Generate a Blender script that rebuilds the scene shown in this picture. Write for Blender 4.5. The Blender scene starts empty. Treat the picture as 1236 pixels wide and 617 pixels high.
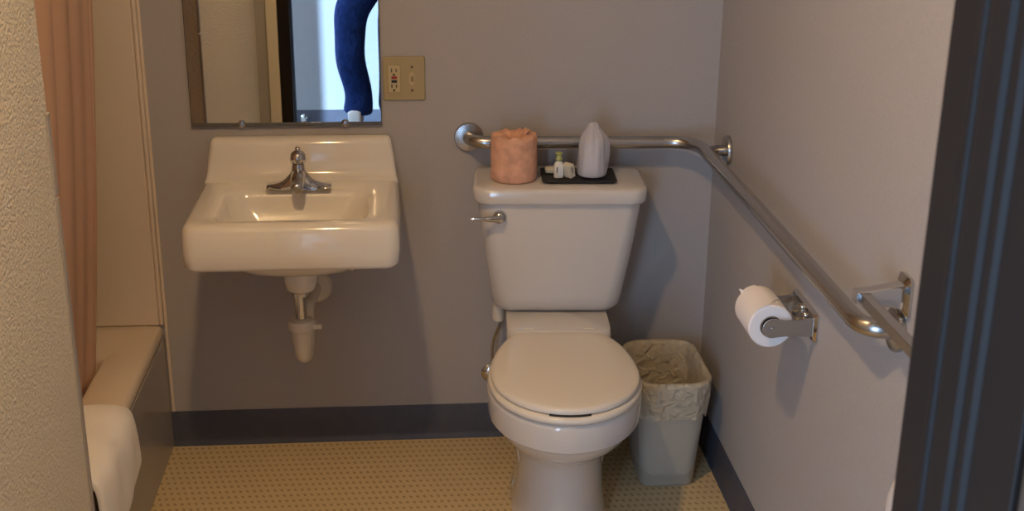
import bpy, bmesh, math, random
from mathutils import Vector, Matrix, noise
PI = math.pi
C = bpy.context.scene.collection
random.seed(4)
# ------------------------------------------------------------------ materials
def mat(name, col, rough=.5, metal=0, spec=.5, coat=0, trans=0, noise_scale=0, noise_amt=0, bump=0, bump_scale=200, bump_dist=.002, bump_detail=2, alpha=1, sss=0, ior=1.45, distort=0):
    m = bpy.data.materials.new(name); m.use_nodes = True
    nt = m.node_tree; b = nt.nodes['Principled BSDF']
    b.inputs['Base Color'].default_value = (*col, 1)
    b.inputs['Roughness'].default_value = rough
    b.inputs['Metallic'].default_value = metal
    b.inputs['Specular IOR Level'].default_value = spec
    b.inputs['Coat Weight'].default_value = coat
    b.inputs['Coat Roughness'].default_value = .05
    b.inputs['Transmission Weight'].default_value = trans
    b.inputs['Alpha'].default_value = alpha
    b.inputs['IOR'].default_value = ior
    if sss:
        b.inputs['Subsurface Weight'].default_value = sss
        b.inputs['Subsurface Scale'].default_value = .01
    tc = nt.nodes.new('ShaderNodeTexCoord')
    if noise_scale:
        n = nt.nodes.new('ShaderNodeTexNoise'); n.inputs['Scale'].default_value = noise_scale; n.inputs['Detail'].default_value = 4
        nt.links.new(tc.outputs['Object'], n.inputs['Vector'])
        mr = nt.nodes.new('ShaderNodeMapRange'); mr.inputs['From Min'].default_value = .3; mr.inputs['From Max'].default_value = .7
        mr.inputs['To Min'].default_value = 1-noise_amt; mr.inputs['To Max'].default_value = 1+noise_amt
        nt.links.new(n.outputs['Fac'], mr.inputs['Value'])
        mx = nt.nodes.new('ShaderNodeVectorMath'); mx.operation = 'SCALE'; mx.inputs[0].default_value = col
        nt.links.new(mr.outputs[0], mx.inputs['Scale']); nt.links.new(mx.outputs[0], b.inputs['Base Color'])
    if bump:
        n = nt.nodes.new('ShaderNodeTexNoise'); n.inputs['Scale'].default_value = bump_scale; n.inputs['Detail'].default_value = bump_detail
        n.inputs['Distortion'].default_value = distort
        nt.links.new(tc.outputs['Object'], n.inputs['Vector'])
        bp = nt.nodes.new('ShaderNodeBump'); bp.inputs['Strength'].default_value = bump; bp.inputs['Distance'].default_value = bump_dist
        nt.links.new(n.outputs['Fac'], bp.inputs['Height']); nt.links.new(bp.outputs[0], b.inputs['Normal'])
    return m
M = {}
M['wall'] = mat('vinyl wallpaper', (.43,.408,.397), .62, spec=.35, noise_scale=260, noise_amt=.05, bump=.5, bump_scale=420, bump_dist=.0012)
M['stucco'] = mat('textured plaster', (.80,.75,.64), .75, spec=.3, bump=1, bump_scale=150, bump_dist=.008, bump_detail=3, distort=0)
M['ceil'] = mat('ceiling paint', (.92,.90,.86), .8)
M['white_wall'] = mat('outer wall paint', (.36,.36,.36), .7, noise_scale=50, noise_amt=.02)
M['base'] = mat('vinyl cove base', (.075,.078,.098), .45, noise_scale=30, noise_amt=.08)
M['porc'] = mat('porcelain', (.68,.655,.625), .12, spec=.6, coat=.6)
M['porc2'] = mat('sink porcelain', (.80,.765,.70), .12, spec=.6, coat=.6)
M['seat'] = mat('toilet seat plastic', (.80,.75,.66), .22, spec=.5)
M['gap_shade'] = mat('dark slot shade', (.02,.018,.016), .6)  # near-black colour standing in for shade under the toilet lid
M['chrome'] = mat('chrome', (.62,.61,.6), .08, metal=1)
M['steel'] = mat('brushed steel', (.50,.485,.47), .26, metal=1, bump=.05, bump_scale=900, bump_dist=.0002)
M['mirror'] = mat('mirror silver', (.70,.68,.63), .0, metal=1)
M['mirror_edge'] = mat('mirror glass edge', (.12,.12,.11), .15)
M['pvc'] = mat('trap plastic', (.72,.66,.56), .35)
M['plate'] = mat('ivory plastic', (.41,.335,.17), .4)
M['plate_d'] = mat('ivory outlet', (.52,.43,.23), .35)
M['black'] = mat('black plastic', (.012,.011,.01), .4)
M['red'] = mat('red button', (.35,.03,.015), .4)
M['tub'] = mat('tub fibreglass', (.74,.63,.50), .3, spec=.4, coat=.1)
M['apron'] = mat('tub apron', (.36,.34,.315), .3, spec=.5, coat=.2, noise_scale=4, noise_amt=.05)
M['curtain'] = mat('peach curtain', (.80,.56,.40), .75, spec=.2, sss=.0)
M['cloth'] = mat('white terry', (.93,.90,.86), .95, spec=.1, bump=.6, bump_scale=500, bump_dist=.003)
M['guard'] = mat('corner guard plastic', (.45,.41,.39), .45)
M['frame'] = mat('dark painted metal', (.018,.015,.014), .42, spec=.2)
M['paper'] = mat('tissue paper', (.86,.82,.80), .95, spec=.1, bump=.2, bump_scale=300, bump_dist=.0008)
M['card'] = mat('cardboard', (.3,.22,.15), .9)
M['wrap'] = mat('printed tissue wrap', (.72,.40,.27), .7, spec=.3, noise_scale=38, noise_amt=.18, bump=.8, bump_scale=45, bump_dist=.003, distort=1)
M['bag'] = mat('clear plastic wrap', (.78,.77,.82), .25, spec=.6, trans=.2, alpha=.6, bump=.7, bump_scale=60, bump_dist=.003, distort=1)
M['cup'] = mat('white cup', (.75,.74,.76), .4)
M['tray'] = mat('dark tray', (.018,.018,.02), .5)
M['bottle'] = mat('lotion bottle', (.78,.76,.68), .35)
M['green'] = mat('pale green cap', (.42,.46,.16), .4)
M['label'] = mat('bottle label', (.75,.76,.76), .5)
M['soap'] = mat('soap carton', (.74,.69,.55), .6)
M['print'] = mat('brown print', (.12,.09,.05), .6)
M['blue_print'] = mat('blue grey print', (.2,.26,.36), .6)
M['bin'] = mat('bin plastic', (.46,.42,.345), .4)
M['liner'] = mat('bin liner', (.76,.67,.50), .35, trans=.1, alpha=.68, bump=1, bump_scale=38, bump_dist=.016, distort=.9)
M['denim'] = mat('denim', (.008,.026,.12), .85, spec=.2, noise_scale=25, noise_amt=.25, bump=.6, bump_scale=18, bump_dist=.02, distort=1)
M['shirt'] = mat('dark jacket', (.03,.03,.04), .9)
M['skin'] = mat('skin', (.6,.38,.28), .5)
M['hair'] = mat('hair', (.05,.03,.02), .8, bump=.8, bump_scale=120)
M['shoe'] = mat('white sneaker leather', (.8,.8,.78), .5)
M['sole'] = mat('shoe sole', (.35,.35,.35), .7)
M['carpet'] = mat('outer floor', (.14,.15,.17), .9, bump=.4, bump_scale=300)
M['globe'] = mat('lit lamp tube', (1,.9,.8), .4)
b = M['globe'].node_tree.nodes['Principled BSDF']; b.inputs['Emission Color'].default_value = (1,.72,.42,1); b.inputs['Emission Strength'].default_value = 14
def floor_mat():
    m = mat('vinyl floor', (.6,.5,.33), .42, spec=.4)
    nt = m.node_tree; b = nt.nodes['Principled BSDF']; N = nt.nodes.new; L = nt.links.new
    geo = N('ShaderNodeNewGeometry'); sep = N('ShaderNodeSeparateXYZ'); L(geo.outputs['Position'], sep.inputs[0])
    def math_(op, a, bb=None):
        n = N('ShaderNodeMath'); n.operation = op
        for i, v in enumerate((a, bb)):
            if v is None: continue
            if isinstance(v, (int, float)): n.inputs[i].default_value = v
            else: L(v, n.inputs[i])
        return n.outputs[0]
    px, py = .0175, .027
    ny = N('ShaderNodeTexNoise'); ny.inputs['Scale'].default_value = 60
    u = math_('DIVIDE', sep.outputs[0], px); v = math_('DIVIDE', sep.outputs[1], py)
    row = math_('FLOOR', v); odd = math_('MULTIPLY', math_('MODULO', math_('ABSOLUTE', row), 2), .5)
    fu = math_('SUBTRACT', math_('FRACT', math_('ADD', u, odd)), .5); fv = math_('SUBTRACT', math_('FRACT', v), .5)
    sk = math_('ADD', fu, math_('MULTIPLY', fv, .5))
    d = math_('ADD', math_('POWER', math_('MULTIPLY', sk, 1.0), 2), math_('POWER', math_('MULTIPLY', fv, 1.0), 2))
    d = math_('SQRT', d)
    mr = N('ShaderNodeMapRange'); mr.inputs['From Min'].default_value = .17; mr.inputs['From Max'].default_value = .27
    L(d, mr.inputs['Value'])
    n2 = N('ShaderNodeTexNoise'); n2.inputs['Scale'].default_value = 9; n2.inputs['Detail'].default_value = 5; L(geo.outputs['Position'], n2.inputs['Vector'])
    mixa = N('ShaderNodeMix'); mixa.data_type = 'RGBA'; mixa.inputs[6].default_value = (.62,.49,.28,1); mixa.inputs[7].default_value = (.70,.56,.33,1)
    L(n2.outputs['Fac'], mixa.inputs[0])
    mix = N('ShaderNodeMix'); mix.data_type = 'RGBA'; mix.inputs[6].default_value = (.42,.30,.15,1)
    L(mr.outputs[0], mix.inputs[0]); L(mixa.outputs[2], mix.inputs[7]); L(mix.outputs[2], b.inputs['Base Color'])
    return m
M['floor'] = floor_mat()
def curtain_translucency():
    nt = M['curtain'].node_tree; b = nt.nodes['Principled BSDF']; out = nt.nodes['Material Output']
    t = nt.nodes.new('ShaderNodeBsdfTranslucent'); t.inputs[0].default_value = (.85,.5,.3,1)
    mx = nt.nodes.new('ShaderNodeMixShader'); mx.inputs[0].default_value = .35
    nt.links.new(b.outputs[0], mx.inputs[1]); nt.links.new(t.outputs[0], mx.inputs[2]); nt.links.new(mx.outputs[0], out.inputs[0])
curtain_translucency()
# ------------------------------------------------------------------ mesh helpers
def obj(name, bm, m, parent=None, smooth=True, sharp=35, bevel=0, seg=3, sub=0):
    bmesh.ops.recalc_face_normals(bm, faces=bm.faces[:])
    me = bpy.data.meshes.new(name); bm.to_mesh(me); bm.free()
    o = bpy.data.objects.new(name, me); C.objects.link(o)
    me.materials.append(M[m])
    if smooth:
        for p in me.polygons: p.use_smooth = True
        try: me.set_sharp_from_angle(angle=math.radians(sharp))
        except Exception: pass
    if bevel:
        b = o.modifiers.new('bevel', 'BEVEL'); b.width = bevel; b.segments = seg; b.limit_method = 'ANGLE'; b.angle_limit = math.radians(40)
        b.harden_normals = False
    if sub:
        s = o.modifiers.new('sub', 'SUBSURF'); s.levels = sub; s.render_levels = sub
    if parent: o.parent = parent
    return o
def thing(name, label, cat, loc=(0,0,0), rotz=0, group=None):
    o = bpy.data.objects.new(name, None); C.objects.link(o); o.empty_display_size = .05
    o.location = loc; o.rotation_euler = (0,0,rotz); o['label'] = label; o['category'] = cat
    if group: o['group'] = group
    return o
def tag(o, label, cat, group=None):
    o['label'] = label; o['category'] = cat
    if group: o['group'] = group
    return o
def struct(o):
    o['kind'] = 'structure'; return o
def plab(o, s):
    o['label'] = s; return o
def box(bm, x0, x1, y0, y1, z0, z1):
    v = [bm.verts.new(p) for p in ((x0,y0,z0),(x1,y0,z0),(x1,y1,z0),(x0,y1,z0),(x0,y0,z1),(x1,y0,z1),(x1,y1,z1),(x0,y1,z1))]
    for f in ((0,3,2,1),(4,5,6,7),(0,1,5,4),(1,2,6,5),(2,3,7,6),(3,0,4,7)): bm.faces.new([v[i] for i in f])
def B(*a):
    bm = bmesh.new(); box(bm, *a); return bm
def loft(bm, rings, cap0=True, cap1=True, closed=False):
    R = [[bm.verts.new(p) for p in r] for r in rings]; n = len(R[0])
    pairs = list(zip(R[:-1], R[1:])) + ([(R[-1], R[0])] if closed else [])
    for a, b in pairs:
        for i in range(n):
            j = (i+1) % n; bm.faces.new((a[i], a[j], b[j], b[i]))
    if not closed:
        if cap0: bm.faces.new(R[0][::-1])
        if cap1: bm.faces.new(R[-1])
    return bm
def tube(bm, pts, r, n=16, caps=True, closed=False):
    pts = [Vector(p) for p in pts]; rr = r if isinstance(r, (list, tuple)) else [r]*len(pts)
    rings = []; prev = None
    for i, p in enumerate(pts):
        t = (pts[min(i+1, len(pts)-1)]-pts[max(i-1, 0)]).normalized()
        if prev is None:
            a = Vector((0,0,1)) if abs(t.z) < .9 else Vector((1,0,0))
            u = (a - t*a.dot(t)).normalized()
        else:
            u = (prev - t*prev.dot(t)).normalized()
        prev = u; w = t.cross(u)
        rings.append([p + (u*math.cos(2*PI*k/n) + w*math.sin(2*PI*k/n))*rr[i] for k in range(n)])
    return loft(bm, rings, caps, caps, closed)
def arc_path(pts, rad, n=8):
    # polyline with its corners rounded
    pts = [Vector(p) for p in pts]; out = [pts[0]]
    for a, b, c in zip(pts[:-2], pts[1:-1], pts[2:]):
        d1 = (a-b).normalized(); d2 = (c-b).normalized(); p1 = b+d1*rad; p2 = b+d2*rad
        for k in range(n+1):
            t = k/n; out.append(p1*(1-t)**2 + b*2*t*(1-t)*.98 + b*.02*2*t*(1-t) + p2*t*t)
    out.append(pts[-1]); return out
def lathe(bm, prof, cx=0, cy=0, n=32, axis='z', o=(0,0,0)):
    # prof: list of (r, h); closed with caps
    rings = []
    for r, h in prof:
        ring = []
        for k in range(n):
            a = 2*PI*k/n; c, s = r*math.cos(a), r*math.sin(a)
            p = {'z': (c, s, h), 'y': (c, h, s), 'x': (h, c, s)}[axis]
            ring.append((p[0]+o[0]+cx, p[1]+o[1]+cy, p[2]+o[2]))
        rings.append(ring)
    return loft(bm, rings)
def sup(w, d, p, n=48, cx=0, cy=0, z=0):
    out = []
    for k in range(n):
        a = 2*PI*k/n; c, s = math.cos(a), math.sin(a)
        out.append((cx + w*math.copysign(abs(c)**(2/p), c), cy + d*math.copysign(abs(s)**(2/p), s), z))
    return out
def rrect(x0, x1, y0, y1, r, z, n=6):
    out = []
    for cx_, cy_, a0 in ((x1-r,y1-r,0),(x0+r,y1-r,PI/2),(x0+r,y0+r,PI),(x1-r,y0+r,1.5*PI)):
        for k in range(n+1):
            a = a0 + PI/2*k/n; out.append((cx_+r*math.cos(a), cy_+r*math.sin(a), z))
    return out
# ------------------------------------------------------------------ dimensions
HC = 1.6752; YB = 3.2; XR = .806; XT = -.66; YD = .80; YO = .66; YW = -.47; ZC = 2.44
# ------------------------------------------------------------------ room shell
struct(obj('floor', B(-1.5,.95,YO,3.32,-.05,0), 'floor'))
struct(obj('floor_corridor', B(-1.5,1.8,-.62,YO,-.05,-.001), 'carpet'))
struct(obj('ceiling', B(-1.5,1.8,-.62,3.32,ZC,ZC+.05), 'ceil'))
struct(obj('wall_back', B(-1.5,.95,YB,YB+.12,0,ZC), 'wall'))
struct(obj('wall_right', B(XR,XR+.12,YD,YB,0,ZC), 'wall'))
struct(obj('wall_left', B(-.80,XT+.012,YD,2.31,0,ZC), 'stucco', bevel=.004))
struct(obj('wall_tub_side', B(-1.5,-1.42,.8,YB,0,ZC), 'tub'))
# door wall with its opening
bm = bmesh.new()
box(bm,-1.5,-.508,YO,YD,0,ZC); box(bm,.370,1.8,YO,YD,0,ZC); box(bm,-.508,.370,YO,YD,2.12,ZC)
struct(obj('wall_front', bm, 'white_wall', smooth=False))
# inside face of the door wall has a plaster strip beside the frame
struct(obj('trim_1', B(XT+.012,-.575,YD,YD+.012,0,ZC), 'wall'))
struct(obj('trim_2', B(-.60,-.552,YD+.012,YD+.024,0,2.14), 'soap', bevel=.003))
# corridor shell
bm = bmesh.new(); box(bm,-.64,1.8,YW-.12,YW,0,ZC); box(bm,-1.5,-1.38,YW-.12,YW,0,ZC); box(bm,-1.38,-.64,YW-.12,YW,2.08,ZC)
struct(obj('wall_corridor', bm, 'white_wall', smooth=False))
struct(obj('wall_corridor_right', B(1.8,1.9,-.62,YO,0,ZC), 'white_wall'))
bm = bmesh.new()
box(bm,-1.5,-1.4,YW,.25,0,ZC); box(bm,-1.5,-1.4,.60,YO,0,ZC); box(bm,-1.5,-1.4,.25,.60,2.08,ZC)
struct(obj('wall_corridor_left', bm, 'white_wall', smooth=False))
# baseboards
def cove(name, pts, flip=1):
    # profile extruded along a straight run: pts = (p0, p1, inward normal)
    p0, p1, nrm = [Vector(p) for p in pts]
    prof = [(0,0),(.012,0),(.0115,.003),(.006,.010),(.004,.02),(.0035,.098),(.002,.1016),(0,.1016)]
    bm = bmesh.new()
    loft(bm, [[p + nrm*d + Vector((0,0,z)) for d, z in prof] for p in (p0, p1)])
    return struct(obj(name, bm, 'base', sharp=50))
cove('baseboard_back', ((XT,YB,0),(XR,YB,0),(0,-1,0)))
cove('baseboard_right', ((XR,YB,0),(XR,YD,0),(-1,0,0)))
cove('baseboard_left', ((XT+.012,2.305,0),(XT+.012,YD,0),(1,0,0)))
cove('baseboard_corridor', ((-.64,YW,0),(1.8,YW,0),(0,1,0)))
# hollow metal door frame: double rabbet profile, both jambs and a head
def jamb_profile(x, s):
    # (x offset into opening, y) walked from the inner face to the outer one
    return [(x+s*.05,YD+.0215),(x,YD+.0215),(x,YD-.022),(x-s*.003,YD-.024),(x-s*.003,YD-.030),(x,YD-.033),(x,YD-.037),(x-s*.003,YD-.040),(x-s*.003,YD-.066),(x,YD-.070),(x,YD-.078),(x-s*.003,YD-.081),(x-s*.003,YD-.088),(x,YD-.092),(x,.651),(x+s*.006,.651),(x+s*.006,YD+.004),(x+s*.05,YD+.004)]
def jamb(name, x, s, label):
    bm = bmesh.new()
    pr = jamb_profile(x, s)
    loft(bm, [[(a, b_, z) for a, b_ in pr] for z in (0, 2.10)])
    return struct(obj(name, bm, 'frame', sharp=25, bevel=.0016, seg=2))
jamb('door_1', .362, 1, '')
jamb('door_2', -.500, -1, '')
struct(obj('door_3', B(-.55,.412,.651,YD+.0215,2.08,2.13), 'frame', bevel=.002))
# ------------------------------------------------------------------ tub, surround
t = thing('bathtub', 'beige built-in bathtub with grey-looking front apron left of the floor', 'bathtub', (0,0,0))
bm = bmesh.new()
# rim + basin as one loft (outer edge up, over, down inside)
x0, x1, y0, y1 = -1.42, XT, .95, YB-.0
y0 = 2.315-1.5
rings = [rrect(x0,x1,2.32,y1-.001,.002,0,4)]
def tr(dx, z, r=.03): return rrect(x0+min(dx,.06),x1-dx,2.32+min(dx,.05),y1-.001-dx*(1 if dx < .1 else 1.7),r,z,4)
rings = [tr(.004,.0,.002), tr(.004,.325,.002), tr(.0,.333,.004), tr(.0,.348,.008), tr(.004,.358,.012), tr(.014,.362,.02), tr(.104,.360,.05), tr(.114,.352,.06), tr(.124,.30,.07), tr(.15,.10,.09), tr(.2,.05,.1)]
loft(bm, rings)
obj('basin', bm, 'tub', t, sharp=60)
a = obj('apron', B(XT-.004,XT+.0015,2.32,YB-.002,0.001,.326), 'apron', t, bevel=.001); plab(a, 'greyish front apron')
t = thing('tub_surround', 'smooth beige moulded wall panel above the end of the bathtub', 'shower surround', (0,0,0))
bm = bmesh.new(); box(bm,-1.42,XT-.006,YB-.014,YB-.001,.3605,2.2)
obj('panel', bm, 'tub', t, bevel=.006)
bm = bmesh.new(); box(bm,XT-.008,XT+.004,YB-.017,YB-.0005,.363,2.2)
obj('edge_bead', bm, 'tub', t, bevel=.005, seg=3)
bm = bmesh.new(); box(bm,XT+.004,XT+.012,YB-.006,YB-.0005,.103,2.2)
obj('flange', bm, 'tub', t, bevel=.002)
# ------------------------------------------------------------------ shower curtain
def curtain():
    t = thing('shower_curtain', 'peach orange shower curtain hanging in folds inside the tub edge', 'shower curtain', (-.688,2.315,0))
    bm = bmesh.new(); nu, nz = 150, 26; L = .69
    G = []
    for j in range(nz+1):
        z = .20 + (1.98-.20)*j/nz; row = []
        for i in range(nu+1):
            s = i/nu; y = s*L*(1.0+.03*math.sin(j*.3)) + .012*math.sin(s*40)
            y = s*L + .006*math.sin(s*30+z)
            x = -.036*(2.0-z)**2 + .006*math.sin(s*2*PI*5.5+.8+.2*math.sin(z*2)) + .004*math.sin(s*31+z)
            x += -.045*math.exp(-((s-.90)/.020)**2) + .012*math.exp(-((s-.84)/.03)**2)
            if s > .96: x -= (s-.96)*.45
            row.append(bm.verts.new((x-.035*(1-j/nz)*0, y, z)))
        G.append(row)
    for j in range(nz):
        for i in range(nu): bm.faces.new((G[j][i],G[j][i+1],G[j+1][i+1],G[j+1][i]))
    o = obj('curtain_fabric', bm, 'curtain', t, sharp=180)
    so = o.modifiers.new('solid', 'SOLIDIFY'); so.thickness = .0015
    for k in range(7):
        bm = bmesh.new(); tube(bm, [(.0+.024*math.cos(a), .04+k*.085, 2.0+.024*math.sin(a)) for a in [2*PI*q/20 for q in range(20)]], .002, 6, closed=True)
        obj('ring', bm, 'chrome', t)
curtain()
bm = bmesh.new(); tube(bm, [(-.688,2.312,2.014),(-.688,YB-.0145,2.014)], .0125, 16)
tag(obj('curtain_rod', bm, 'steel'), 'round steel rod carrying the peach shower curtain', 'curtain rod')
# ------------------------------------------------------------------ corner guard on the plaster wall
t = thing('corner_guard', 'purple grey plastic guard strip on the edge of the textured wall', 'corner guard', (XT+.012,2.31,0))
def guard(name, z0, z1, dy, notch):
    bm = bmesh.new()
    box(bm,.0,.003,-.014+dy,.003,z0,z1); box(bm,-.004,.0,.0,.003,z0,z1)
    if notch: box(bm,.002,.0045,-.016+dy,.001,z1-.006,z1)
    return obj(name, bm, 'guard', t, bevel=.0008, smooth=False)
guard('guard_strip', .10, .985, 0, 0); guard('guard_strip', .992, 1.145, -.002, 1)
# ------------------------------------------------------------------ towel over tub rim
def towel():
    bm = bmesh.new()
    # cross-section follows inside of tub, over the rim and down the apron
    path = []
    for x, z in ((-.83,.27),(-.815,.33),(-.80,.360),(-.775,.366),(-.745,.374),(-.70,.376),(-.665,.374),(-.648,.366),(-.643,.350),(-.641,.33),(-.641,.30),(-.641,.27),(-.641,.245)): path.append((x, z))
    y0_, y1_ = 2.3145, 2.690; ny = 18
    def layer(off, grow):
        G = []
        for i, (x, z) in enumerate(path):
            a = path[max(i-1,0)]; b_ = path[min(i+1,len(path)-1)]
            tx, tz = b_[0]-a[0], b_[1]-a[1]; l = math.hypot(tx, tz); nx, nz = -tz/l, tx/l
            row = []
            for j in range(ny+1):
                s = j/ny; y = y0_ + (y1_+grow-y0_)*s
                e = math.sin(min(1,(1-s)*6)*PI/2)
                wob = .0025*math.sin(y*40+i*.7) + .0015*math.sin(y*90-i)
                o_ = off*e + wob if off > 0 else 0
                zz = z - .075*(1-s)*max(0, i-(len(path)-5))/4
                row.append(bm.verts.new((x+nx*o_, y, zz+nz*o_)))
            G.append(row)
        return G
    A = layer(.0, -.004); Bq = layer(.021, 0)
    for G, fl in ((A, 1), (Bq, 0)):
        for i in range(len(path)-1):
            for j in range(ny):
                f = (G[i][j],G[i][j+1],G[i+1][j+1],G[i+1][j]); bm.faces.new(f if fl else f[::-1])
    n = len(path)-1
    for i in range(n):
        bm.faces.new((A[i][0],A[i+1][0],Bq[i+1][0],Bq[i][0])); bm.faces.new((A[i+1][ny],A[i][ny],Bq[i][ny],Bq[i+1][ny]))
    for j in range(ny):
        bm.faces.new((A[0][j+1],A[0][j],Bq[0][j],Bq[0][j+1])); bm.faces.new((A[n][j],A[n][j+1],Bq[n][j+1],Bq[n][j]))
    o = obj('bath_towel', bm, 'cloth', sharp=70, sub=1)
    tag(o, 'white folded towel draped over the rim of the bathtub', 'towel')
towel()
# ------------------------------------------------------------------ sink
def sink():
    t = thing('wall_sink', 'white rectangular porcelain wall-hung sink with raised back splash', 'sink', (-.270,YB,0))
    HW = .248; yf = -.447; zr = .774; zb = .664
    bm = bmesh.new()
    # slab: outer rings going up, then top surface, then basin
    def R(dx, dyf, z, r=.03, back=-.001, n=6): return rrect(-HW+dx,HW-dx,yf+dyf,back,r,z,n)
    def Q(x, ya, yb, z, r, n=6): return rrect(-x,x,ya,yb,r,z,n)
    rings = [Q(.19,yf+.06,-.002,zb+.006,.03), R(.022,.016,zb,.03), R(.008,.006,zb+.004,.03), R(.003,.002,zb+.012,.03), R(.0,.0,zb+.045,.032), R(.003,.004,zr-.014,.034), R(.008,.009,zr-.005,.036), R(.017,.018,zr,.034,-.012),
             Q(.182,yf+.045,-.150,zr+.001,.045), Q(.176,yf+.051,-.156,zr-.004,.045), Q(.170,yf+.060,-.164,zr-.02,.05), Q(.150,yf+.085,-.185,zr-.085,.06), Q(.11,yf+.12,-.215,zr-.105,.06), Q(.03,yf+.19,-.275,zr-.112,.03)]
    loft(bm, rings)
    # faint raised ledge behind the basin and the back splash, flaring downwards
    sp = []
    for z, hw, y_f in ((zr-.03,HW-.002,-.085),(zr+.0,HW-.006,-.080),(zr+.006,HW-.008,-.062),(zr+.018,HW-.0095,-.052),(zr+.05,HW-.013,-.046),(.858,HW-.019,-.040),(.868,HW-.021,-.036),(.874,HW-.026,-.028),(.876,HW-.034,-.016)):
        sp.append(rrect(-hw,hw,y_f,-.001,.012 if z < .87 else .006,z,4))
    loft(bm, sp)
    obj('bowl', bm, 'porc2', t, sharp=50)
    # underside of the basin with the drain boss
    bm = bmesh.new()
    loft(bm, [sup(.175,.135,4,40,0,-.255,zb+.02), sup(.168,.128,3.5,40,0,-.25,zb-.018), sup(.150,.112,3,40,0,-.245,zb-.040), sup(.115,.09,2.6,40,0,-.24,zb-.054), sup(.06,.06,2.2,40,0,-.232,zb-.060)][::-1])
    obj('underside', bm, 'porc2', t, sharp=60)
    bm = bmesh.new(); lathe(bm, [(.066,zb-.02),(.052,zb-.036),(.044,zb-.066),(.041,zb-.098),(.037,zb-.118),(.028,zb-.126)], 0, -.232)
    obj('drain_boss', bm, 'porc2', t, sharp=60)
    # overflow holes and drain
    bm = bmesh.new(); lathe(bm, [(.022,zr-.1135),(.024,zr-.110),(.016,zr-.109),(.010,zr-.111)], 0, -.245)
    obj('drain', bm, 'chrome', t)
    # mounting lugs under the corners
    for s in (-1, 1):
        bm = bmesh.new(); bx = s*.118
        box(bm,bx-.018,bx+.018,-.20,-.16,zb-.070,zb-.03); box(bm,bx-.004,bx+.012,-.208,-.196,zb-.086,zb-.05)
        obj('mounting_lug', bm, 'pvc', t, bevel=.004)
    # faucet
    f = obj('faucet', None or faucet_bm(), 'chrome', None, sharp=50)
    f.parent = t; plab(f, 'single-lever chrome faucet')
    bm = bmesh.new()
    sph = [(.0035,.0)]; c = .0215
    prof = [(max(.004, .0205*math.sin(PI*k/12)), .0205*(1-math.cos(PI*k/12))) for k in range(13)]
    lathe(bm, [(r, h+.832) for r, h in prof], .0, -.142)
    lathe(bm, [(.004,.868),(.0065,.872),(.0065,.878),(.003,.881)], 0, -.142, 16)
    k_ = obj('handle', bm, 'chrome', f, sharp=60)
def faucet_bm():
    bm = bmesh.new(); zr = .7755
    # deck plate whose top sweeps up like a bell to the centre
    n = 25; xs = [-.079 + .158*i/(n-1) for i in range(n)]
    rings = []
    for x in xs:
        a = abs(x)
        h = .010 + .036*math.exp(-(a/.027)**2) + .012*max(0, 1-a/.079)
        d = .026 if a < .074 else .024
        yc = -.142
        rings.append([(x,yc-d,zr),(x,yc-d,zr+.006),(x,yc-d*.72,zr+h*.62),(x,yc-d*.35,zr+h),(x,yc+d*.35,zr+h),(x,yc+d*.72,zr+h*.62),(x,yc+d,zr+.006),(x,yc+d,zr)])
    loft(bm, rings)
    # spout reaching forward over the basin
    sp = []
    for y, z, w, h in ((-.135,.806,.019,.022),(-.16,.808,.019,.020),(-.19,.806,.0175,.016),(-.20,.802,.0165,.014),(-.215,.797,.015,.012),(-.222,.794,.012,.009)):
        sp.append([(w*math.cos(2*PI*k/20)*1.0, y, z+h*math.sin(2*PI*k/20)) for k in range(20)])
    loft(bm, sp)
    lathe(bm, [(.010,.782),(.011,.786),(.011,.795)], 0, -.208, 16)
    lathe(bm, [(.022,.815),(.0175,.822),(.0165,.832),(.0155,.838)], 0, -.142, 24)
    return bm
sink()
# trap
def trap():
    x = -.273; y = YB-.232
    t = thing('drain_trap', 'white plastic drain trap with chrome tailpiece hanging under the sink', 'drain pipe', (x,YB,0))
    yy = -.232
    bm = bmesh.new(); lathe(bm, [(.0145,.462),(.0145,.545)], 0, yy, 20); lathe(bm, [(.019,.524),(.019,.538),(.016,.540)], 0, yy, 8)
    obj('tailpiece', bm, 'chrome', t)
    bm = bmesh.new()
    lathe(bm, [(.026,.432),(.032,.436),(.033,.450),(.031,.460),(.020,.463)], 0, yy, 24)
    box(bm,.028,.050,yy-.014,yy-.005,.438,.450)
    obj('slip_nut', bm, 'pvc', t, bevel=.002)
    bm = bmesh.new(); R = .036
    pts = [(0,yy,.455),(0,yy,.42),(0,yy+.001,.395)]
    for k in range(1,13):
        a = PI*k/12; pts.append((.004*k/12, yy+.001+R*(1-math.cos(a)), .392-.040*math.sin(a)))
    pts += [(.005,yy+.002+2*R,.400),(.006,yy+.002+2*R,.412)]
    tube(bm, pts, [.026,.0245,.023]+[.0215]*(len(pts)-3), 20)
    obj('bend', bm, 'pvc', t, sharp=60)
    bm = bmesh.new()
    lathe(bm, [(.024,.405),(.029,.407),(.029,.420),(.022,.423)], .006, yy+.002+2*R, 16)
    q = arc_path([(.006,yy+.002+2*R,.420),(.006,yy+.002+2*R,.462),(.020,-.005,.462)], .03)
    tube(bm, q, .019, 18)
    obj('wall_arm', bm, 'pvc', t, sharp=60)
    bm = bmesh.new()
    lathe(bm, [(.044,-.001),(.044,-.010),(.038,-.018),(.020,-.022)], 0,0,32,'y',(.022,0,.462))
    obj('escutcheon', bm, 'pvc', t, sharp=40)
trap()
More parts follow.
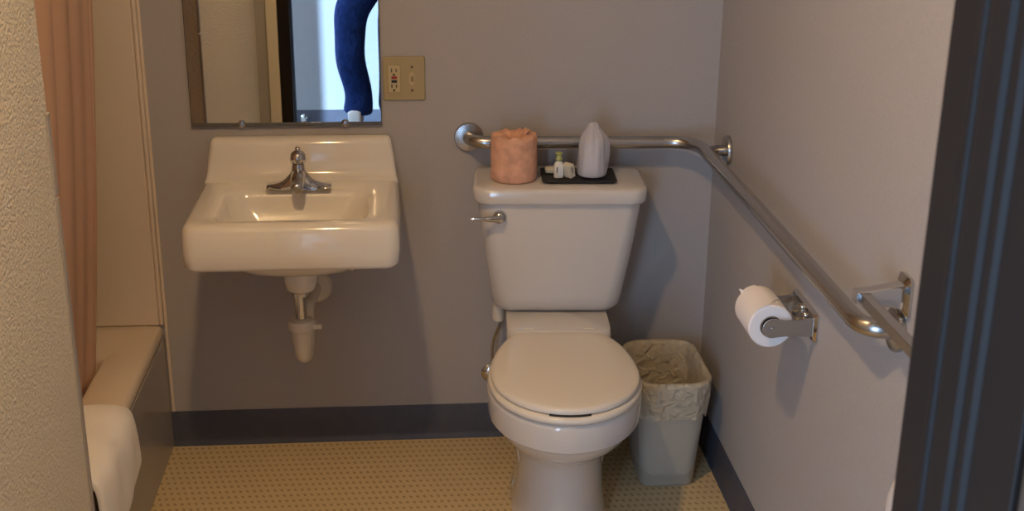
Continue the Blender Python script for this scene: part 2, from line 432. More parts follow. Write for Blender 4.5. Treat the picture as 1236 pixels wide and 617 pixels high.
# ------------------------------------------------------------------ mirror
t = thing('wall_mirror', 'frameless rectangular mirror on the wall above the sink', 'mirror', (-.305,YB,.907))
bm = B(-.240,.240,-.008,-.002,.0,.90)
obj('backing', bm, 'mirror_edge', t)
obj('glass', B(-.238,.238,-.0085,-.0078,.0025,.898), 'mirror', t, smooth=False)
for x in (-.114,.147):
    bm = bmesh.new(); lathe(bm, [(.010,-.0015),(.010,-.012),(.007,-.015),(.003,-.0155)], 0,0,20,'y',(x,0,.000))
    obj('clip', bm, 'steel', t)
obj('bottom_strip', B(-.240,.240,-.011,-.002,-.006,.0035), 'mirror_edge', t, bevel=.001)  # thin dark strip along the bottom of the mirror
# ------------------------------------------------------------------ outlet and switch plate
t = thing('outlet_plate', 'ivory two-gang plate with a red-buttoned outlet and a switch', 'outlet', (-.006,YB,1.020))
obj('cover', B(-.053,.053,-.006,-.0005,-.056,.056), 'plate', t, bevel=.003)
f = obj('receptacle', B(-.041,-.009,-.009,-.005,-.035,.035), 'plate_d', t, bevel=.0015)
def small(name, x0,x1,z0,z1,m,p,y=-.0105,yb=-.0085): return obj(name, B(x0,x1,y,yb,z0,z1), m, p, smooth=False)
small('test_button',-.032,-.018,.001,.007,'red',f,-.0115); small('reset_button',-.032,-.018,-.009,-.003,'black',f,-.0115)
for z in (.022,-.018):
    bm = bmesh.new()
    box(bm,-.0325,-.030,-.0098,-.0085,z-.0045,z+.0045); box(bm,-.021,-.0185,-.0098,-.0085,z-.004,z+.004)
    lathe(bm, [(.0028,-.0098),(.0028,-.0085)], 0,0,12,'y',(-.0257,0,z-.011 if z > 0 else z-.011))
    obj('socket_slots', bm, 'black', f, smooth=False)
bm = bmesh.new(); loft(bm, [[(x,-.0075,z) for x,z,_ in [(p[0]*1+.020,p[1],0) for p in sup(.0065,.017,3,24)]], [(x,-.0055,z) for x,z,_ in [(p[0]*1.05+.020,p[1]*1.05,0) for p in sup(.0065,.017,3,24)]]])
s = obj('switch_surround', bm, 'plate_d', t)
bm = bmesh.new(); loft(bm, [[(.0165,-.0075,-.008),(.0235,-.0075,-.008),(.0235,-.0075,.008),(.0165,-.0075,.008)],[(.0175,-.016,.004),(.0225,-.016,.004),(.0225,-.015,.009),(.0175,-.015,.009)]])
obj('toggle', bm, 'plate', s, bevel=.001)
for x, z in ((-.025,.047),(-.025,-.047),(.020,.030),(.020,-.030)):
    bm = bmesh.new(); lathe(bm, [(.0032,-.0072),(.0032,-.0055)],0,0,12,'y',(x,0,z)); obj('screw', bm, 'print' if x > 0 else 'plate', t)
# ------------------------------------------------------------------ toilet (local frame: y = -distance from wall)
def toilet():
    t = thing('toilet', 'white two-piece toilet with closed lid beside the waste basket', 'toilet', (.386,YB-.006,0), math.radians(-3.4))
    def ring(w, yb, yc, yf, z, pb=3.2, n=56):
        # back half boxy, front half elliptical; yb, yc, yf are distances from the wall
        out = []
        for k in range(n):
            a = 2*PI*k/n; c, s = math.cos(a), math.sin(a)
            if s >= 0:
                p = pb; out.append((w*math.copysign(abs(c)**(2/p), c), -(yc-(yc-yb)*abs(s)**(2/p)), z))
            else:
                out.append((w*c, -(yc+(yf-yc)*abs(s)), z))
        return out
    bm = bmesh.new()
    R = [ring(.118,.14,.40,.600,0), ring(.118,.14,.40,.600,.018), ring(.113,.15,.40,.592,.03), ring(.107,.17,.40,.580,.10), ring(.104,.18,.41,.580,.17), ring(.107,.18,.42,.590,.215),
         ring(.114,.18,.43,.606,.240), ring(.122,.18,.44,.622,.254,2.6), ring(.134,.18,.45,.650,.262,2.4), ring(.140,.18,.46,.662,.268,2.3), ring(.158,.19,.47,.692,.292,2.2), ring(.169,.19,.48,.709,.316,2.1), ring(.172,.19,.49,.713,.325,2.05), ring(.1785,.19,.50,.723,.329,2), ring(.181,.19,.50,.726,.345,2), ring(.182,.19,.50,.728,.385,2), ring(.180,.19,.50,.726,.394,2), ring(.174,.196,.50,.718,.399,2)]
    loft(bm, R)
    # shelf under the tank
    loft(bm, [rrect(-.10,.10,-.26,-.05,.04,.20), rrect(-.118,.118,-.29,-.035,.04,.30), rrect(-.130,.130,-.31,-.03,.04,.38), rrect(-.132,.132,-.305,-.03,.035,.425), rrect(-.130,.130,-.295,-.033,.03,.437), rrect(-.124,.124,-.288,-.038,.03,.440)])
    for s in (-1, 1):
        pts = [(s*.070,-.26,.08),(s*.076,-.32,.16),(s*.076,-.38,.21),(s*.070,-.43,.18),(s*.062,-.46,.10)]
        tube(bm, pts, [.034,.038,.040,.038,.032], 16)
    obj('bowl', bm, 'porc', t, sharp=50)
    for s in (-1, 1):
        bm = bmesh.new(); prof = [(.017,.018),(.017,.026),(.014,.036),(.008,.042),(.002,.043)]
        lathe(bm, prof, s*.100, -.32, 20); obj('bolt_cap', bm, 'porc', t)
    # seat ring and lid
    def seatring(w, yb, yf, z, pb=2.0): return ring(w, .205, .515, yf, z, pb)
    bm = bmesh.new()
    loft(bm, [seatring(.170,.285,.722,.3995), seatring(.178,.28,.731,.402), seatring(.180,.28,.734,.410), seatring(.178,.282,.731,.4165), seatring(.168,.29,.722,.4185)])
    obj('seat', bm, 'seat', t, sharp=60)
    bm = bmesh.new()
    def lidring(d, z): 
        out = []
        n = 64; W_ = .1735-d; vb = .272+d; vc = .520; vf = .722-d
        for k in range(n):
            a = 2*PI*k/n; c, sn = math.cos(a), math.sin(a)
            if sn < 0: out.append((W_*c, -(vc-(vf-vc)*sn), z)); continue
            # rear: ellipse cut off straight at the hinge line
            A = .295; v = vc - A*sn
            if v >= vb: out.append((W_*c, -v, z))
            else:
                lim = W_*math.sqrt(1-((vc-vb)/A)**2); cl = math.sqrt(max(0,1-((vc-vb)/A)**2))
                out.append((lim*c/cl, -vb, z))
        return out
    loft(bm, [lidring(.006,.4205), lidring(.001,.4225), lidring(0,.430), lidring(.003,.4345), lidring(.012,.4370), lidring(.05,.4385), lidring(.10,.439)])
    obj('lid', bm, 'seat', t, sharp=60)
    bm = bmesh.new()
    arc = [(.722-.0012) for _ in range(1)]
    pts_o = []
    for k in range(13):
        a = -.27+.54*k/12; pts_o.append((.1725*math.sin(a), -(.520+.2035*math.cos(a))))
    rg = []
    for x, y in pts_o: rg.append([(x,y+.02,.4185),(x,y-.0005,.4185),(x,y-.0005,.4228),(x,y+.02,.4228)])
    loft(bm, rg); g = obj('lid_slot_shade', bm, 'gap_shade', t, smooth=False); plab(g, 'dark strip painted as shade in the slot between lid and seat')  # solid dark strip, paints the shade between lid and seat
    for s in (-1, 1):
        bm = bmesh.new(); tube(bm, [(s*.062,-.274,.4372),(s*.088,-.274,.4372)], .004, 12)
        obj('hinge', bm, 'seat', t)
    # tank
    bm = bmesh.new()
    def tk(hw, yf, z, r=.04, bow=.010):
        out = []
        for x, y, zz in rrect(-hw,hw,yf,-.012,r,z,7):
            if y < -.09: y -= bow*(1-(x/hw)**2)
            out.append((x,y,zz))
        return out
    loft(bm, [tk(.150,-.15,.441,.04,.004), tk(.158,-.165,.446,.042,.006), tk(.166,-.176,.462,.045), tk(.170,-.182,.49,.045), tk(.186,-.200,.60,.042), tk(.199,-.214,.70,.04), tk(.205,-.219,.757,.04)])
    obj('tank', bm, 'porc', t, sharp=60)
    bm = bmesh.new()
    loft(bm, [tk(.206,-.221,.748,.04), tk(.213,-.228,.750,.042,.011), tk(.2155,-.231,.756,.043,.012), tk(.2165,-.232,.780,.043,.012), tk(.214,-.229,.787,.043,.012), tk(.206,-.221,.7900,.04,.012), tk(.10,-.15,.7905,.03,.0)])
    obj('tank_lid', bm, 'porc', t, sharp=60)
    # flush lever: escutcheon, hub and arm
    lv = bmesh.new(); lathe(lv, [(.017,-.212),(.0175,-.224),(.014,-.232),(.006,-.236)],0,0,24,'y',(-.150,0,.716))
    pts = [(-.150,-.238,.716),(-.168,-.242,.717),(-.19,-.244,.718),(-.212,-.245,.7185),(-.224,-.245,.7185)]
    tube(lv, pts, [.009,.0075,.005,.0048,.003], 14)
    obj('flush_lever', lv, 'chrome', t, sharp=50)
    # fill valve nut under the tank
    bm = bmesh.new(); lathe(bm, [(.014,.395),(.016,.40),(.016,.43),(.012,.443)], -.150, -.11, 16)
    obj('fill_nut', bm, 'pvc', t)
toilet()
# shutoff valve
t = thing('shutoff_valve', 'small chrome water valve low on the wall left of the toilet', 'valve', (.217,YB,.195))
bm = bmesh.new(); lathe(bm, [(.026,-.001),(.026,-.004),(.018,-.010),(.010,-.012)],0,0,24,'y'); obj('escutcheon', bm, 'chrome', t)
bm = bmesh.new(); lathe(bm, [(.008,-.004),(.008,-.05),(.011,-.052),(.011,-.072)],0,0,16,'y')
lathe(bm, [(.006,.0),(.006,.03),(.008,.032),(.008,.045)], .0, -.058, 12)
obj('valve_body', bm, 'chrome', t)
bm = bmesh.new(); bm2 = []
loft(bm, [[(p[0]*.9,-.072,p[1]) for p in sup(.014,.023,2.2,24)], [(p[0],-.078,p[1]) for p in sup(.015,.025,2.2,24)], [(p[0]*.95,-.088,p[1]*.95) for p in sup(.015,.025,2.2,24)]])
obj('knob', bm, 'chrome', t)
bm = bmesh.new(); tube(bm, arc_path([(0,-.058,.044),(0.0,-.06,.12),(.018,-.075,.17),(.019,-.108,.199)], .03, 6), .004, 8)
obj('supply_hose', bm, 'steel', t)
# ------------------------------------------------------------------ things on the tank (lid top 0.7905)
ZL = .7912
def wrapped_roll():
    t = thing('wrapped_toilet_roll', 'toilet roll wrapped in orange pink paper standing on the tank lid', 'toilet paper', (.264,3.062,ZL))
    bm = bmesh.new(); n = 64; rings = []
    for r, h in ((.045,.0),(.054,.001),(.0575,.006),(.0575,.03),(.058,.06),(.0575,.09),(.0575,.106),(.055,.113),(.048,.116),(.034,.115),(.022,.110),(.017,.100),(.006,.098)):
        ring = []
        for k in range(n):
            a = 2*PI*k/n; rr = r*(1+.012*math.sin(5*a+h*60)+.010*math.sin(11*a-h*90)) if h > .02 else r
            hh = h + (.0025*math.sin(7*a)+.0015*math.sin(17*a) if h > .1 else 0)
            ring.append((rr*math.cos(a), rr*math.sin(a), hh))
        rings.append(ring)
    loft(bm, rings); obj('wrapper', bm, 'wrap', t, sharp=60)
    bm = bmesh.new()
    G = []
    for i in range(9):
        a = -.9+1.9*i/8
        r0 = .018
        G.append([(r0*math.cos(a)*1.0+.012, r0*math.sin(a)-.006, .108), (r0*math.cos(a)*1.35+.014, r0*math.sin(a)*1.3-.008, .126+.003*math.sin(i*2)), (r0*math.cos(a)*1.25+.013, r0*math.sin(a)*1.2-.008, .127+.003*math.sin(i*2)), (r0*math.cos(a)*.9+.012, r0*math.sin(a)*.9-.006, .108)])
    loft(bm, G); obj('twisted_tuck', bm, 'wrap', t, sharp=60)
wrapped_roll()
t = thing('amenity_tray', 'flat dark tray on the tank lid under the bottle and wrapped cup', 'tray', (.428,3.070,ZL), math.radians(-3))
bm = bmesh.new(); loft(bm, [rrect(-.086,.086,-.060,.060,.01,.0), rrect(-.094,.094,-.068,.068,.012,.005), rrect(-.092,.092,-.066,.066,.011,.005), rrect(-.087,.087,-.061,.061,.009,.002)])
tr_ = obj('tray_plate', bm, 'tray', t, sharp=30)
t = thing('wrapped_cup', 'drinking cup sealed in clear white plastic bag standing on the dark tray', 'cup', (.463,3.070,ZL+.0055))
bm = bmesh.new(); lathe(bm, [(.0340,.001),(.034,.0035),(.0335,.005),(.026,.089),(.024,.0905)]); obj('cup_body', bm, 'cup', t)
bm = bmesh.new(); n = 56; rings = []
for r, h in ((.034,.0),(.037,.003),(.038,.010),(.038,.03),(.0375,.055),(.0365,.080),(.033,.098),(.026,.111),(.018,.120),(.0145,.128),(.0115,.134),(.005,.1365)):
    ring = []
    for k in range(n):
        a = 2*PI*k/n
        f = 1+ (.05*math.sin(3*a+h*25)+.04*math.sin(7*a-h*40)+.03*math.sin(13*a))*min(1,h/.04)
        if abs(((a+.25) % (2*PI))-0) < .45 and .02 < h < .1: f += .12*(1-abs((a+.25)%(2*PI))/.45)
        ring.append((r*f*math.cos(a), r*f*math.sin(a), h))
    rings.append(ring)
loft(bm, rings); o = obj('plastic_bag', bm, 'bag', t, sharp=60)
t = thing('lotion_bottle', 'tiny lotion bottle with pale green cap on the dark tray', 'bottle', (.376,3.050,ZL+.0055))
bm = bmesh.new(); loft(bm, [sup(.0115,.0085,3,28,z=0), sup(.0125,.0095,3,28,z=.002), sup(.0125,.0095,3,28,z=.030), sup(.0105,.008,2.6,28,z=.037), sup(.0065,.0055,2.2,28,z=.041), sup(.006,.0055,2,28,z=.044)])
obj('bottle_body', bm, 'bottle', t)
bm = bmesh.new(); lathe(bm, [(.0072,.043),(.0072,.046),(.0088,.047),(.0065,.052),(.0062,.058),(.0092,.0610),(.0092,.064),(.006,.0648)],0,0,20); obj('cap', bm, 'green', t)
bm = B(-.002,.0105,-.0102,-.0094,.007,.028); obj('label_patch', bm, 'label', t, smooth=False)
bm = B(-.0065,-.0042,-.0102,-.0094,.014,.029); obj('printed_stripe', bm, 'print', t, smooth=False)
t = thing('soap_carton', 'small cream soap carton tilted beside the wrapped cup', 'soap box', (.4035,3.052,ZL+.0055), math.radians(28))
t.rotation_euler = (0, math.radians(-14), math.radians(38))
t.location.z += .0015
bm = B(-.0085,.0085,-.014,.014,.0,.034); obj('carton', bm, 'soap', t, bevel=.001)
bm = B(-.0005,.002,-.0146,-.0138,.012,.028); obj('printed_mark', bm, 'print', t, smooth=False)
bm = B(.0084,.0090,-.012,.000,.004,.018); obj('side_panel', bm, 'blue_print', t, smooth=False)
t = tag(obj('soap_bar', (lambda bm: (loft(bm, [rrect(-.036,.036,-.011,.011,.004,0), rrect(-.038,.038,-.013,.013,.005,.003), rrect(-.038,.038,-.013,.013,.005,.010), rrect(-.035,.035,-.010,.010,.004,.012)]), bm)[1])(bmesh.new()), 'soap'), 'flat cream soap packet lying behind the tiny lotion bottle', 'soap')
t.location = (.385,3.098,ZL+.0055)
# ------------------------------------------------------------------ grab bar
def grab():
    t = thing('grab_bar', 'brushed steel grab bar running behind the tank and along the right wall', 'grab bar', (0,0,0))
    xb = XR-.058; yb = YB-.058; z = .862; zb = .856
    bm = bmesh.new()
    pts = arc_path([(.158,YB-.006,zb+.006),(.158,yb,zb+.004),(xb,yb,zb),(xb,1.84,z),(XR-.006,1.84,z)], .055, 10)
    # gentler bend in the room corner
    pts = arc_path([(.158,YB-.006,zb+.01),(.158,yb,zb+.01),(.66,yb,zb)], .05, 10)[:-1] + arc_path([(.5,yb,zb+.001),(xb-.005,yb,z),(xb,2.6,z)], .095, 14)[1:-1] + arc_path([(xb,2.6,z),(xb,1.885,z),(XR-.004,1.885,z)], .055, 12)
    tube(bm, pts, .0165, 20); obj('rail', bm, 'steel', t, sharp=60)
    bm = bmesh.new(); lathe(bm, [(.038,-.0005),(.0385,-.006),(.036,-.011),(.026,-.013),(.018,-.014)],0,0,36,'y',(.158,YB,zb+.01)); obj('flange', bm, 'steel', t, sharp=40)
    for yy in (3.045, 1.885):
        bm = bmesh.new(); lathe(bm, [(.038,-.0005),(.0385,-.006),(.036,-.011),(.026,-.013),(.018,-.014)],0,0,36,'x',(XR,yy,z)); obj('flange', bm, 'steel', t, sharp=40)
    bm = bmesh.new(); tube(bm, [(XR-.004,3.045,z),(XR-.035,3.045,z),(xb+.004,3.03,z)], .0145, 16); obj('corner_post', bm, 'steel', t)
grab()
# ------------------------------------------------------------------ towel bar
def towelbar():
    t = thing('towel_bar', 'square chrome towel bar on the right wall beyond the dark door frame', 'towel bar', (XR,0,.930))
    for yc in (1.868, 1.22):
        bm = bmesh.new()
        def rr(hy, hz, x): return [(x, yc+p[0], p[1]-.0) for p in rrect(-hy,hy,-hz,hz,min(hy,hz)*.35,0,3)]
        loft(bm, [rr(.026,.034,-.0005), rr(.026,.034,-.006), rr(.020,.028,-.010), rr(.0155,.022,-.012), rr(.014,.020,-.020), rr(.012,.013,-.06), rr(.012,.0105,-.088)])
        obj('bracket', bm, 'chrome', t, sharp=30)
    obj('bar', B(-.083,-.065,1.215,1.862,-.009,.009), 'steel', t, bevel=.0015)
towelbar()
# ------------------------------------------------------------------ toilet paper holder and roll
def tp():
    t = thing('paper_holder', 'chrome toilet paper holder fixed to the right wall', 'paper holder', (XR,2.345,.70))
    bm = bmesh.new()
    def rp(hy, hz, x, r=.006): return [(x, p[0], p[1]) for p in rrect(-hy,hy,-hz,hz,r,0,4)]
    loft(bm, [rp(.078,.030,-.0005), rp(.078,.030,-.004), rp(.074,.026,-.009), rp(.068,.020,-.010)])
    obj('back_plate', bm, 'chrome', t, sharp=30)
    # embossed crest in the middle
    bm = bmesh.new()
    for k, (yy, zz, r) in enumerate(((0,0,.013),(-.020,.008,.010),(.020,.008,.010),(-.018,-.010,.009),(.018,-.010,.009),(0,.018,.008),(-.036,0,.008),(.036,0,.008))):
        lathe(bm, [(r,-.009),(r*.9,-.014),(r*.5,-.018),(r*.15,-.019)],0,0,14,'x',(0,yy,zz))
    obj('embossed_crest', bm, 'chrome', t)
    for s in (-1, 1):
        bm = bmesh.new()
        def ra(x, hz, yy0, yy1): return [(x, yy0, -hz), (x, yy1, -hz), (x, yy1, hz), (x, yy0, hz)]
        y_a = s*.066
        loft(bm, [ra(-.004,.021,y_a-.002,y_a+.002), ra(-.035,.0175,y_a-.0018,y_a+.0018), ra(-.065,.0175,y_a-.0016,y_a+.0016), ra(-.088,.020,y_a-.0016,y_a+.0016)])
        lathe(bm, [(.0205,y_a-.0018),(.0205,y_a+.0018)],0,0,28,'y',(-.090,0,0))
        lathe(bm, [(.004,y_a-s*.001),(.0035,y_a+s*.004)],0,0,12,'y',(-.090,0,0))
        obj('arm', bm, 'steel', t, bevel=.0008, sharp=30)
    bm = bmesh.new(); lathe(bm, [(.010,-.0635),(.010,.0635)],0,0,20,'y',(-.090,0,0)); obj('roller', bm, 'black', t)
    r = thing('toilet_roll', 'white toilet paper roll held in the chrome holder on the right wall', 'toilet paper', (XR-.0905,2.345,.70))
    def annulus(bm, ro, ri, h, n=48):
        ring = []
        prof = [(ri,-h),(ro-.003,-h),(ro,-h+.003),(ro,h-.003),(ro-.003,h),(ri,h)]
        rings = [[(a*math.cos(2*PI*k/n), b_, a*math.sin(2*PI*k/n)) for k in range(n)] for a, b_ in prof]
        loft(bm, rings, closed=True)
    bm = bmesh.new(); annulus(bm, .0455, .0225, .0565); obj('paper', bm, 'paper', r, sharp=40)
    bm = bmesh.new(); annulus(bm, .0222, .0208, .0560); obj('core', bm, 'card', r, sharp=40)
    # loose end folded to a point on top
    bm = bmesh.new(); R = .0462
    rg = []
    for k in range(12):
        a = math.radians(140-8*k)
        w = .056*(1 - max(0,(k-5))/6.5)
        y0_ = -.056; 
        c = [( (R)*math.cos(a), -w, R*math.sin(a)), ((R)*math.cos(a), w, R*math.sin(a)), ((R+.0012)*math.cos(a), w, (R+.0012)*math.sin(a)), ((R+.0012)*math.cos(a), -w, (R+.0012)*math.sin(a))]
        rg.append(c)
    loft(bm, rg); obj('folded_end', bm, 'paper', r, sharp=50)
    bm = bmesh.new()
    loft(bm, [[(-.033,.050,.0305),(-.029,.057,.034),(-.027,.052,.0345)],[(-.040,.052,.038),(-.038,.0575,.039),(-.037,.055,.0395)]])
    obj('torn_corner', bm, 'paper', r)
tp()
# ------------------------------------------------------------------ waste basket
def bin_():
    t = thing('waste_basket', 'white plastic waste basket with clear liner in the corner', 'waste basket', (.6605,2.985,0), math.radians(0))
    # rings: (half x, half y, y offset, z)
    def q(hx, hy, z, r, yo=0, xo=0): return rrect(-hx+xo,hx+xo,-hy+yo,hy+yo,r,z,7)
    bm = bmesh.new()
    loft(bm, [q(.066,.098,0,.025), q(.070,.102,.004,.028), q(.074,.110,.05,.034), q(.086,.128,.20,.045), q(.090,.134,.262,.052), q(.0925,.137,.268,.054), q(.0945,.140,.30,.056), q(.0985,.1445,.302,.060), q(.0985,.1445,.308,.060), q(.0955,.141,.310,.057), q(.090,.136,.305,.052), q(.087,.131,.262,.048), q(.072,.106,.02,.03), q(.06,.09,.006,.02)])
    obj('basket_body', bm, 'bin', t, sharp=60)
    # liner: inside sheet, over the rim, and a wrinkled skirt outside
    bm = bmesh.new(); rings = []
    prof = [(.062,.092,.020,.02,0),(.070,.104,.06,.03,.004),(.078,.117,.16,.04,.006),(.083,.127,.25,.046,.004),(.087,.132,.300,.05,.0015),(.0925,.138,.3135,.055,.0008),(.0985,.1445,.3135,.06,.0005),(.1010,.147,.308,.062,.0005),(.1005,.1465,.298,.062,.001),(.0985,.1440,.285,.06,.0012),(.0965,.1415,.262,.058,.0014),(.0940,.138,.236,.055,.0016),(.0915,.1345,.212,.052,.0012)]
    for i, (hx, hy, z, r, am) in enumerate(prof):
        ring = []
        pts = rrect(-hx,hx,-hy,hy,r,z,14)
        for k, (x, y, zz) in enumerate(pts):
            aq = am*(2.2 if i > 8 else 1); n_ = noise.noise(Vector((x*26, y*26, z*34)))*aq*2.2 + aq*.4*math.sin(k*1.1+z*30)
            l = math.hypot(x, y); inw = abs(n_) if i > 6 else -abs(n_)
            zz2 = zz + (.022*noise.noise(Vector((x*30, y*30, 5))) if i == len(prof)-1 else 0)
            ring.append((x*(1+inw/l), y*(1+inw/l), zz2))
        rings.append(ring)
    loft(bm, rings, True, False); o = obj('liner', bm, 'liner', t, sharp=180); plab(o, 'yellowish clear liner folded over the rim')
    for xx in (-.045,.050):
        bm = bmesh.new(); box(bm,xx-.005,xx+.005,-.1475,-.142,.262,.298); obj('rim_rib', bm, 'bin', t, bevel=.002)
bin_()
# ------------------------------------------------------------------ rounded white fixture half hidden by the frame
bm = bmesh.new(); rings = []
for k in range(9):
    a = k/8*PI/2; s = math.cos(a)**.6 if k < 8 else .15
    rings.append([(XR-.0008-.085*math.sin(a), 1.585+p[0]*s, .645+p[1]*s) for p in sup(.145,.105,2.4,40)])
loft(bm, rings)
tag(obj('wall_dispenser', bm, 'cup', sharp=60), 'white rounded fixture low on the right wall, mostly behind the dark door frame', 'wall fixture')
# ------------------------------------------------------------------ door stop seen in the mirror
t = thing('door_stop', 'small chrome door stop on the corridor baseboard seen in the mirror', 'door stop', (-.56,YW+.0035,.062))
bm = bmesh.new(); lathe(bm, [(.018,.0),(.018,.004),(.009,.008),(.007,.05)],0,0,20,'y'); obj('post', bm, 'chrome', t)
bm = bmesh.new(); lathe(bm, [(.012,.05),(.013,.054),(.013,.064),(.010,.068)],0,0,20,'y'); obj('tip', bm, 'bin', t)
# ------------------------------------------------------------------ ceiling lamp
t = thing('ceiling_lamp', 'lit round glass ceiling lamp in the middle of the bathroom', 'lamp', (-.26,1.62,ZC))
bm = bmesh.new(); lathe(bm, [(.11,-.001),(.11,-.042),(.104,-.045),(.085,-.045),(.08,-.03)]); obj('lamp_base', bm, 'bin', t, sharp=40)
bm = bmesh.new(); lathe(bm, [(.082,-.032),(.08,-.040),(.05,-.044),(.01,-.045)]); obj('glass_globe', bm, 'globe', t, sharp=180)
# ------------------------------------------------------------------ the photographer, seen in the mirror
def skin(name, verts, edges, m, parent=None, sub=2, root=0):
    me = bpy.data.meshes.new(name); me.from_pydata([v[0] for v in verts], edges, []); me.update()
    o = bpy.data.objects.new(name, me); C.objects.link(o); me.materials.append(M[m])
    s = o.modifiers.new('skin', 'SKIN'); s.use_smooth_shade = True
    for i, v in enumerate(verts):
        r = v[1]; r = r if isinstance(r, tuple) else (r, r)
        me.skin_vertices[0].data[i].radius = r; me.skin_vertices[0].data[i].use_root = (i == root)
    sb = o.modifiers.new('sub', 'SUBSURF'); sb.levels = sub; sb.render_levels = sub
    if parent: o.parent = parent
    return o
def person():
    Y = -.29
    V = [((-.05,Y-.01,.93),(.13,.09)), ((-.05,Y-.01,1.10),(.12,.085)), ((-.04,Y-.01,1.30),(.145,.09)), ((-.03,Y-.0,1.43),(.09,.07)), ((-.02,Y+.0,1.50),.05), ((0,Y+.015,1.56),.052), ((0,Y+.02,1.64),(.075,.088)), ((0,Y+.015,1.70),(.075,.088)), ((0,Y+.01,1.755),(.05,.06)),
         # left side of picture leg
         ((-.15,Y-.01,.86),.075), ((-.285,Y+.02,.60),.062), ((-.298,Y+.04,.43),.05), ((-.262,Y+.0,.26),.045), ((-.262,Y-.01,.10),.035), ((-.268,Y+.07,.045),.03),
         ((.03,Y-.01,.86),.075), ((-.04,Y+.01,.60),.06), ((-.06,Y+.03,.43),.048), ((-.07,Y+.0,.26),.042), ((-.085,Y-.02,.10),.033), ((-.09,Y+.06,.045),.03),
         # arms up to the camera
         ((-.20,Y+.0,1.38),.052), ((-.27,Y+.02,1.20),.042), ((-.17,Y+.12,1.43),.032), ((-.10,Y+.175,1.60),.024),
         ((.14,Y+.0,1.38),.052), ((.25,Y+.02,1.20),.042), ((.17,Y+.12,1.43),.032), ((.10,Y+.175,1.60),.024)]
    E = [(0,1),(1,2),(2,3),(3,4),(4,5),(5,6),(6,7),(7,8),(0,9),(9,10),(10,11),(11,12),(12,13),(13,14),(0,15),(15,16),(16,17),(17,18),(18,19),(19,20),(2,21),(21,22),(22,23),(23,24),(2,25),(25,26),(26,27),(27,28)]
    p = skin('person', V, E, 'skin'); tag(p, 'person in blue jeans and white sneakers taking the photo, legs reflected in mirror', 'person')
    # fingers as short tapering chains welded to each palm
    for s in (-1, 1):
        for k in range(4):
            z = 1.625-.018*k
            skin('finger', [((s*.098,Y+.18,z),.0095),((s*.094,Y+.215,z+.002),.009),((s*.078,Y+.235,z+.002),.008),((s*.062-s*.002*k,Y+.236,z),.007)], [(0,1),(1,2),(2,3)], 'skin', p, 1)
        skin('thumb', [((s*.092,Y+.165,1.595),.011),((s*.082,Y+.160,1.61),.010),((s*.068,Y+.162,1.62),.008)], [(0,1),(1,2)], 'skin', p, 1)
    # jeans
    J = [((-.05,Y-.01,.97),(.15,.10)), ((-.05,Y-.01,.90),(.155,.11)),
         ((-.17,Y-.005,.84),(.098,.10)), ((-.288,Y+.02,.66),(.085,.10)), ((-.287,Y+.03,.54),(.066,.085)), ((-.296,Y+.045,.42),(.084,.085)), ((-.268,Y+.01,.31),(.072,.08)), ((-.250,Y-.0,.22),(.062,.078)), ((-.258,Y+.01,.15),(.072,.085)), ((-.262,Y+.01,.115),(.074,.085)),
         ((.04,Y-.01,.84),(.098,.10)), ((-.055,Y+.01,.66),(.088,.10)), ((-.068,Y+.02,.54),(.070,.085)), ((-.07,Y+.03,.42),(.062,.08)), ((-.075,Y+.0,.30),(.058,.075)), ((-.08,Y-.01,.20),(.054,.075)), ((-.085,Y-.01,.105),(.060,.08))]
    o = skin('jeans', J, [(0,1),(1,2),(2,3),(3,4),(4,5),(5,6),(6,7),(7,8),(8,9),(1,10),(10,11),(11,12),(12,13),(13,14),(14,15),(15,16)], 'denim', p, 2)
    S = [((-.05,Y-.01,.94),(.16,.105)), ((-.05,Y-.01,1.12),(.145,.10)), ((-.04,Y-.01,1.31),(.165,.105)), ((-.03,Y,1.42),(.10,.08)), ((-.03,Y,1.46),(.065,.06)),
         ((-.205,Y,1.385),.065), ((-.275,Y+.02,1.20),.055), ((-.18,Y+.11,1.41),.042), ((.145,Y,1.385),.065), ((.255,Y+.02,1.20),.055), ((.18,Y+.11,1.41),.042)]
    skin('jacket', S, [(0,1),(1,2),(2,3),(3,4),(2,5),(5,6),(6,7),(2,8),(8,9),(9,10)], 'shirt', p, 2)
    # face details and hair
    bm = bmesh.new(); rings = []
    for k in range(8):
        a = PI/2*k/7*1.0
        rings.append([(q[0], q[1]+Y+.006-.012*(1-k/7), 1.655+.135*math.sin(a)) for q in sup(.088*math.cos(a)+.004, .098*math.cos(a)+.004, 2, 24)])
    loft(bm, rings); h = obj('hair', bm, 'hair', p); 
    bm = bmesh.new(); tube(bm, [(0,Y+.098,1.675),(0,Y+.112,1.65),(0,Y+.104,1.635)], [.006,.012,.009], 10); obj('nose', bm, 'skin', p)
    for s in (-1,1):
        bm = bmesh.new(); lathe(bm, [(.004,0),(.016,.003),(.017,.009),(.010,.012)],0,0,16,'x',(s*.080-.006,Y+.01,1.65)); obj('ear', bm, 'skin', p)
    # sneakers
    def shoe(x, yaw, y):
        prof = [(-.09,.032,.055,.0),(-.075,.038,.085,.0),(-.03,.040,.105,0),(.01,.041,.102,0),(.045,.044,.085,0),(.09,.048,.060,0),(.13,.046,.05,0),(.165,.034,.042,0),(.18,.018,.034,0)]
        bm = bmesh.new(); rings = []
        for yy, w, h, _ in prof:
            rings.append([(w*math.cos(a)*(1 if math.sin(a) < .2 else .82), yy, .024+(h-.018)*max(0,math.sin(a)) + (0 if math.sin(a) > 0 else .0)) for a in [2*PI*k/20 for k in range(20)]])
        loft(bm, rings); 
        e = obj('sneaker', bm, 'shoe', p, sharp=60); e.location = (x, y, 0); e.rotation_euler = (0,0,yaw)
        bm = bmesh.new()
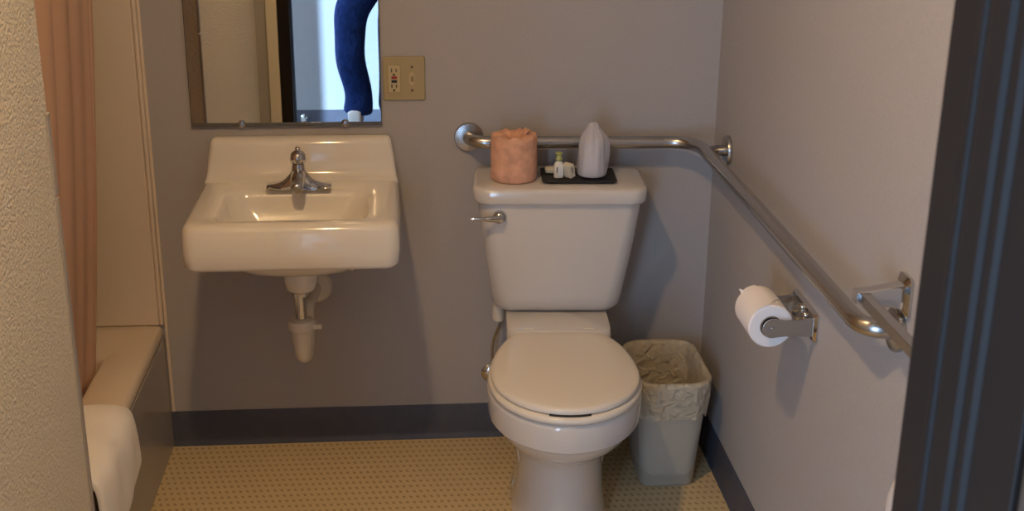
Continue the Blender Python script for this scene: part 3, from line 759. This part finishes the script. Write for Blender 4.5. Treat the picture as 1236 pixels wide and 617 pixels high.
        loft(bm, [[(w*1.05*c_, yy, z_) for c_, z_ in ((-1,.003),(1,.003),(1,.028),(-1,.028))] for yy, w, h, _ in prof]); so = obj('sole', bm, 'sole', e, bevel=.004)
        bm = bmesh.new()
        for q in range(5): tube(bm, [(-.018,.02+q*.018,.108-q*.010),(0,.022+q*.018,.114-q*.010),(.018,.02+q*.018,.108-q*.010)], .003, 6)
        obj('laces', bm, 'paper', e)
        bm = bmesh.new(); loft(bm, [rrect(-.030,.030,-.022,.012,.015,.06,5), rrect(-.036,.036,-.022,.010,.015,.125,5), rrect(-.034,.034,-.018,.008,.012,.150,5), rrect(-.022,.022,-.012,.004,.008,.158,5)])
        tg = obj('tongue', bm, 'shoe', e); tg.location = (0,.028,0); tg.rotation_euler = (-.25,0,0)
    shoe(-.268, .15, Y+.03); shoe(-.09, -.25, Y-.02)
person()
# camera in the photographer's hands: behind the viewpoint
# ------------------------------------------------------------------ camera
cd = bpy.data.cameras.new('camera'); cam = bpy.data.objects.new('camera', cd); C.objects.link(cam)
yaw, pitch, roll, f = .08521416, .34063079, .00988063, 1532.28
sy, cyw, sp_, cp = math.sin(yaw), math.cos(yaw), math.sin(pitch), math.cos(pitch)
F = Vector((sy*cp, cyw*cp, -sp_)); R0 = Vector((cyw, -sy, 0)); U0 = R0.cross(F)
c_, s_ = math.cos(roll), math.sin(roll)
R = c_*R0+s_*U0; U = -s_*R0+c_*U0
mw = Matrix((R, U, -F)).transposed().to_4x4(); mw.translation = (0,0,HC)
cam.matrix_world = mw
cd.sensor_width = 23.6; cd.lens = f/1236*23.6; cd.clip_start = .01
cd.dof.use_dof = True; cd.dof.focus_distance = 2.85; cd.dof.aperture_fstop = 8
bpy.context.scene.camera = cam
# ------------------------------------------------------------------ lights
def light(kind, name, loc, energy, col, rot=None, **k):
    ld = bpy.data.lights.new(name, kind); ld.energy = energy; ld.color = col
    for a, v in k.items(): setattr(ld, a, v)
    o = bpy.data.objects.new(name, ld); C.objects.link(o); o.location = loc
    if rot: o.rotation_euler = rot
    return o
light('AREA', 'lamp_light', (-.26,1.62,2.39), 15.8, (1,.64,.31), (0,0,0), shape='DISK', size=.10)
light('AREA', 'added_warm_fill', (.35,.12,2.40), 5, (1,.66,.34), (0,0,0), shape='DISK', size=.2)  # added warm fill for the lower back wall; no corridor fixture behind it
sd = Vector((.80,-.606,-.36)).normalized()
o = light('SUN', 'sun', (-4,2,3), 30, (.38,.62,1)); o.rotation_euler = sd.to_track_quat('-Z','Y').to_euler(); o.data.angle = math.radians(1.5)
for nm, lc, rt, sx, sy in (('sky_portal', (-1.45,.425,1.04), (0,math.radians(-90),0), 2.08, .35), ('door_portal', (-1.01,YW-.06,1.04), (math.radians(90),0,0), .74, 2.08)):
    p_ = light('AREA', nm, lc, 1, (1,1,1), rt, shape='RECTANGLE', size=sx, size_y=sy); p_.data.cycles.is_portal = True
w = bpy.data.worlds.new('world'); bpy.context.scene.world = w; w.use_nodes = True
bg = w.node_tree.nodes['Background']; bg.inputs[0].default_value = (.46,.68,1,1); bg.inputs[1].default_value = 12.5
vs = bpy.context.scene.view_settings
vs.view_transform = 'Standard'; vs.look = 'None'; vs.exposure = 0; vs.gamma = 1; vs.use_curve_mapping = False
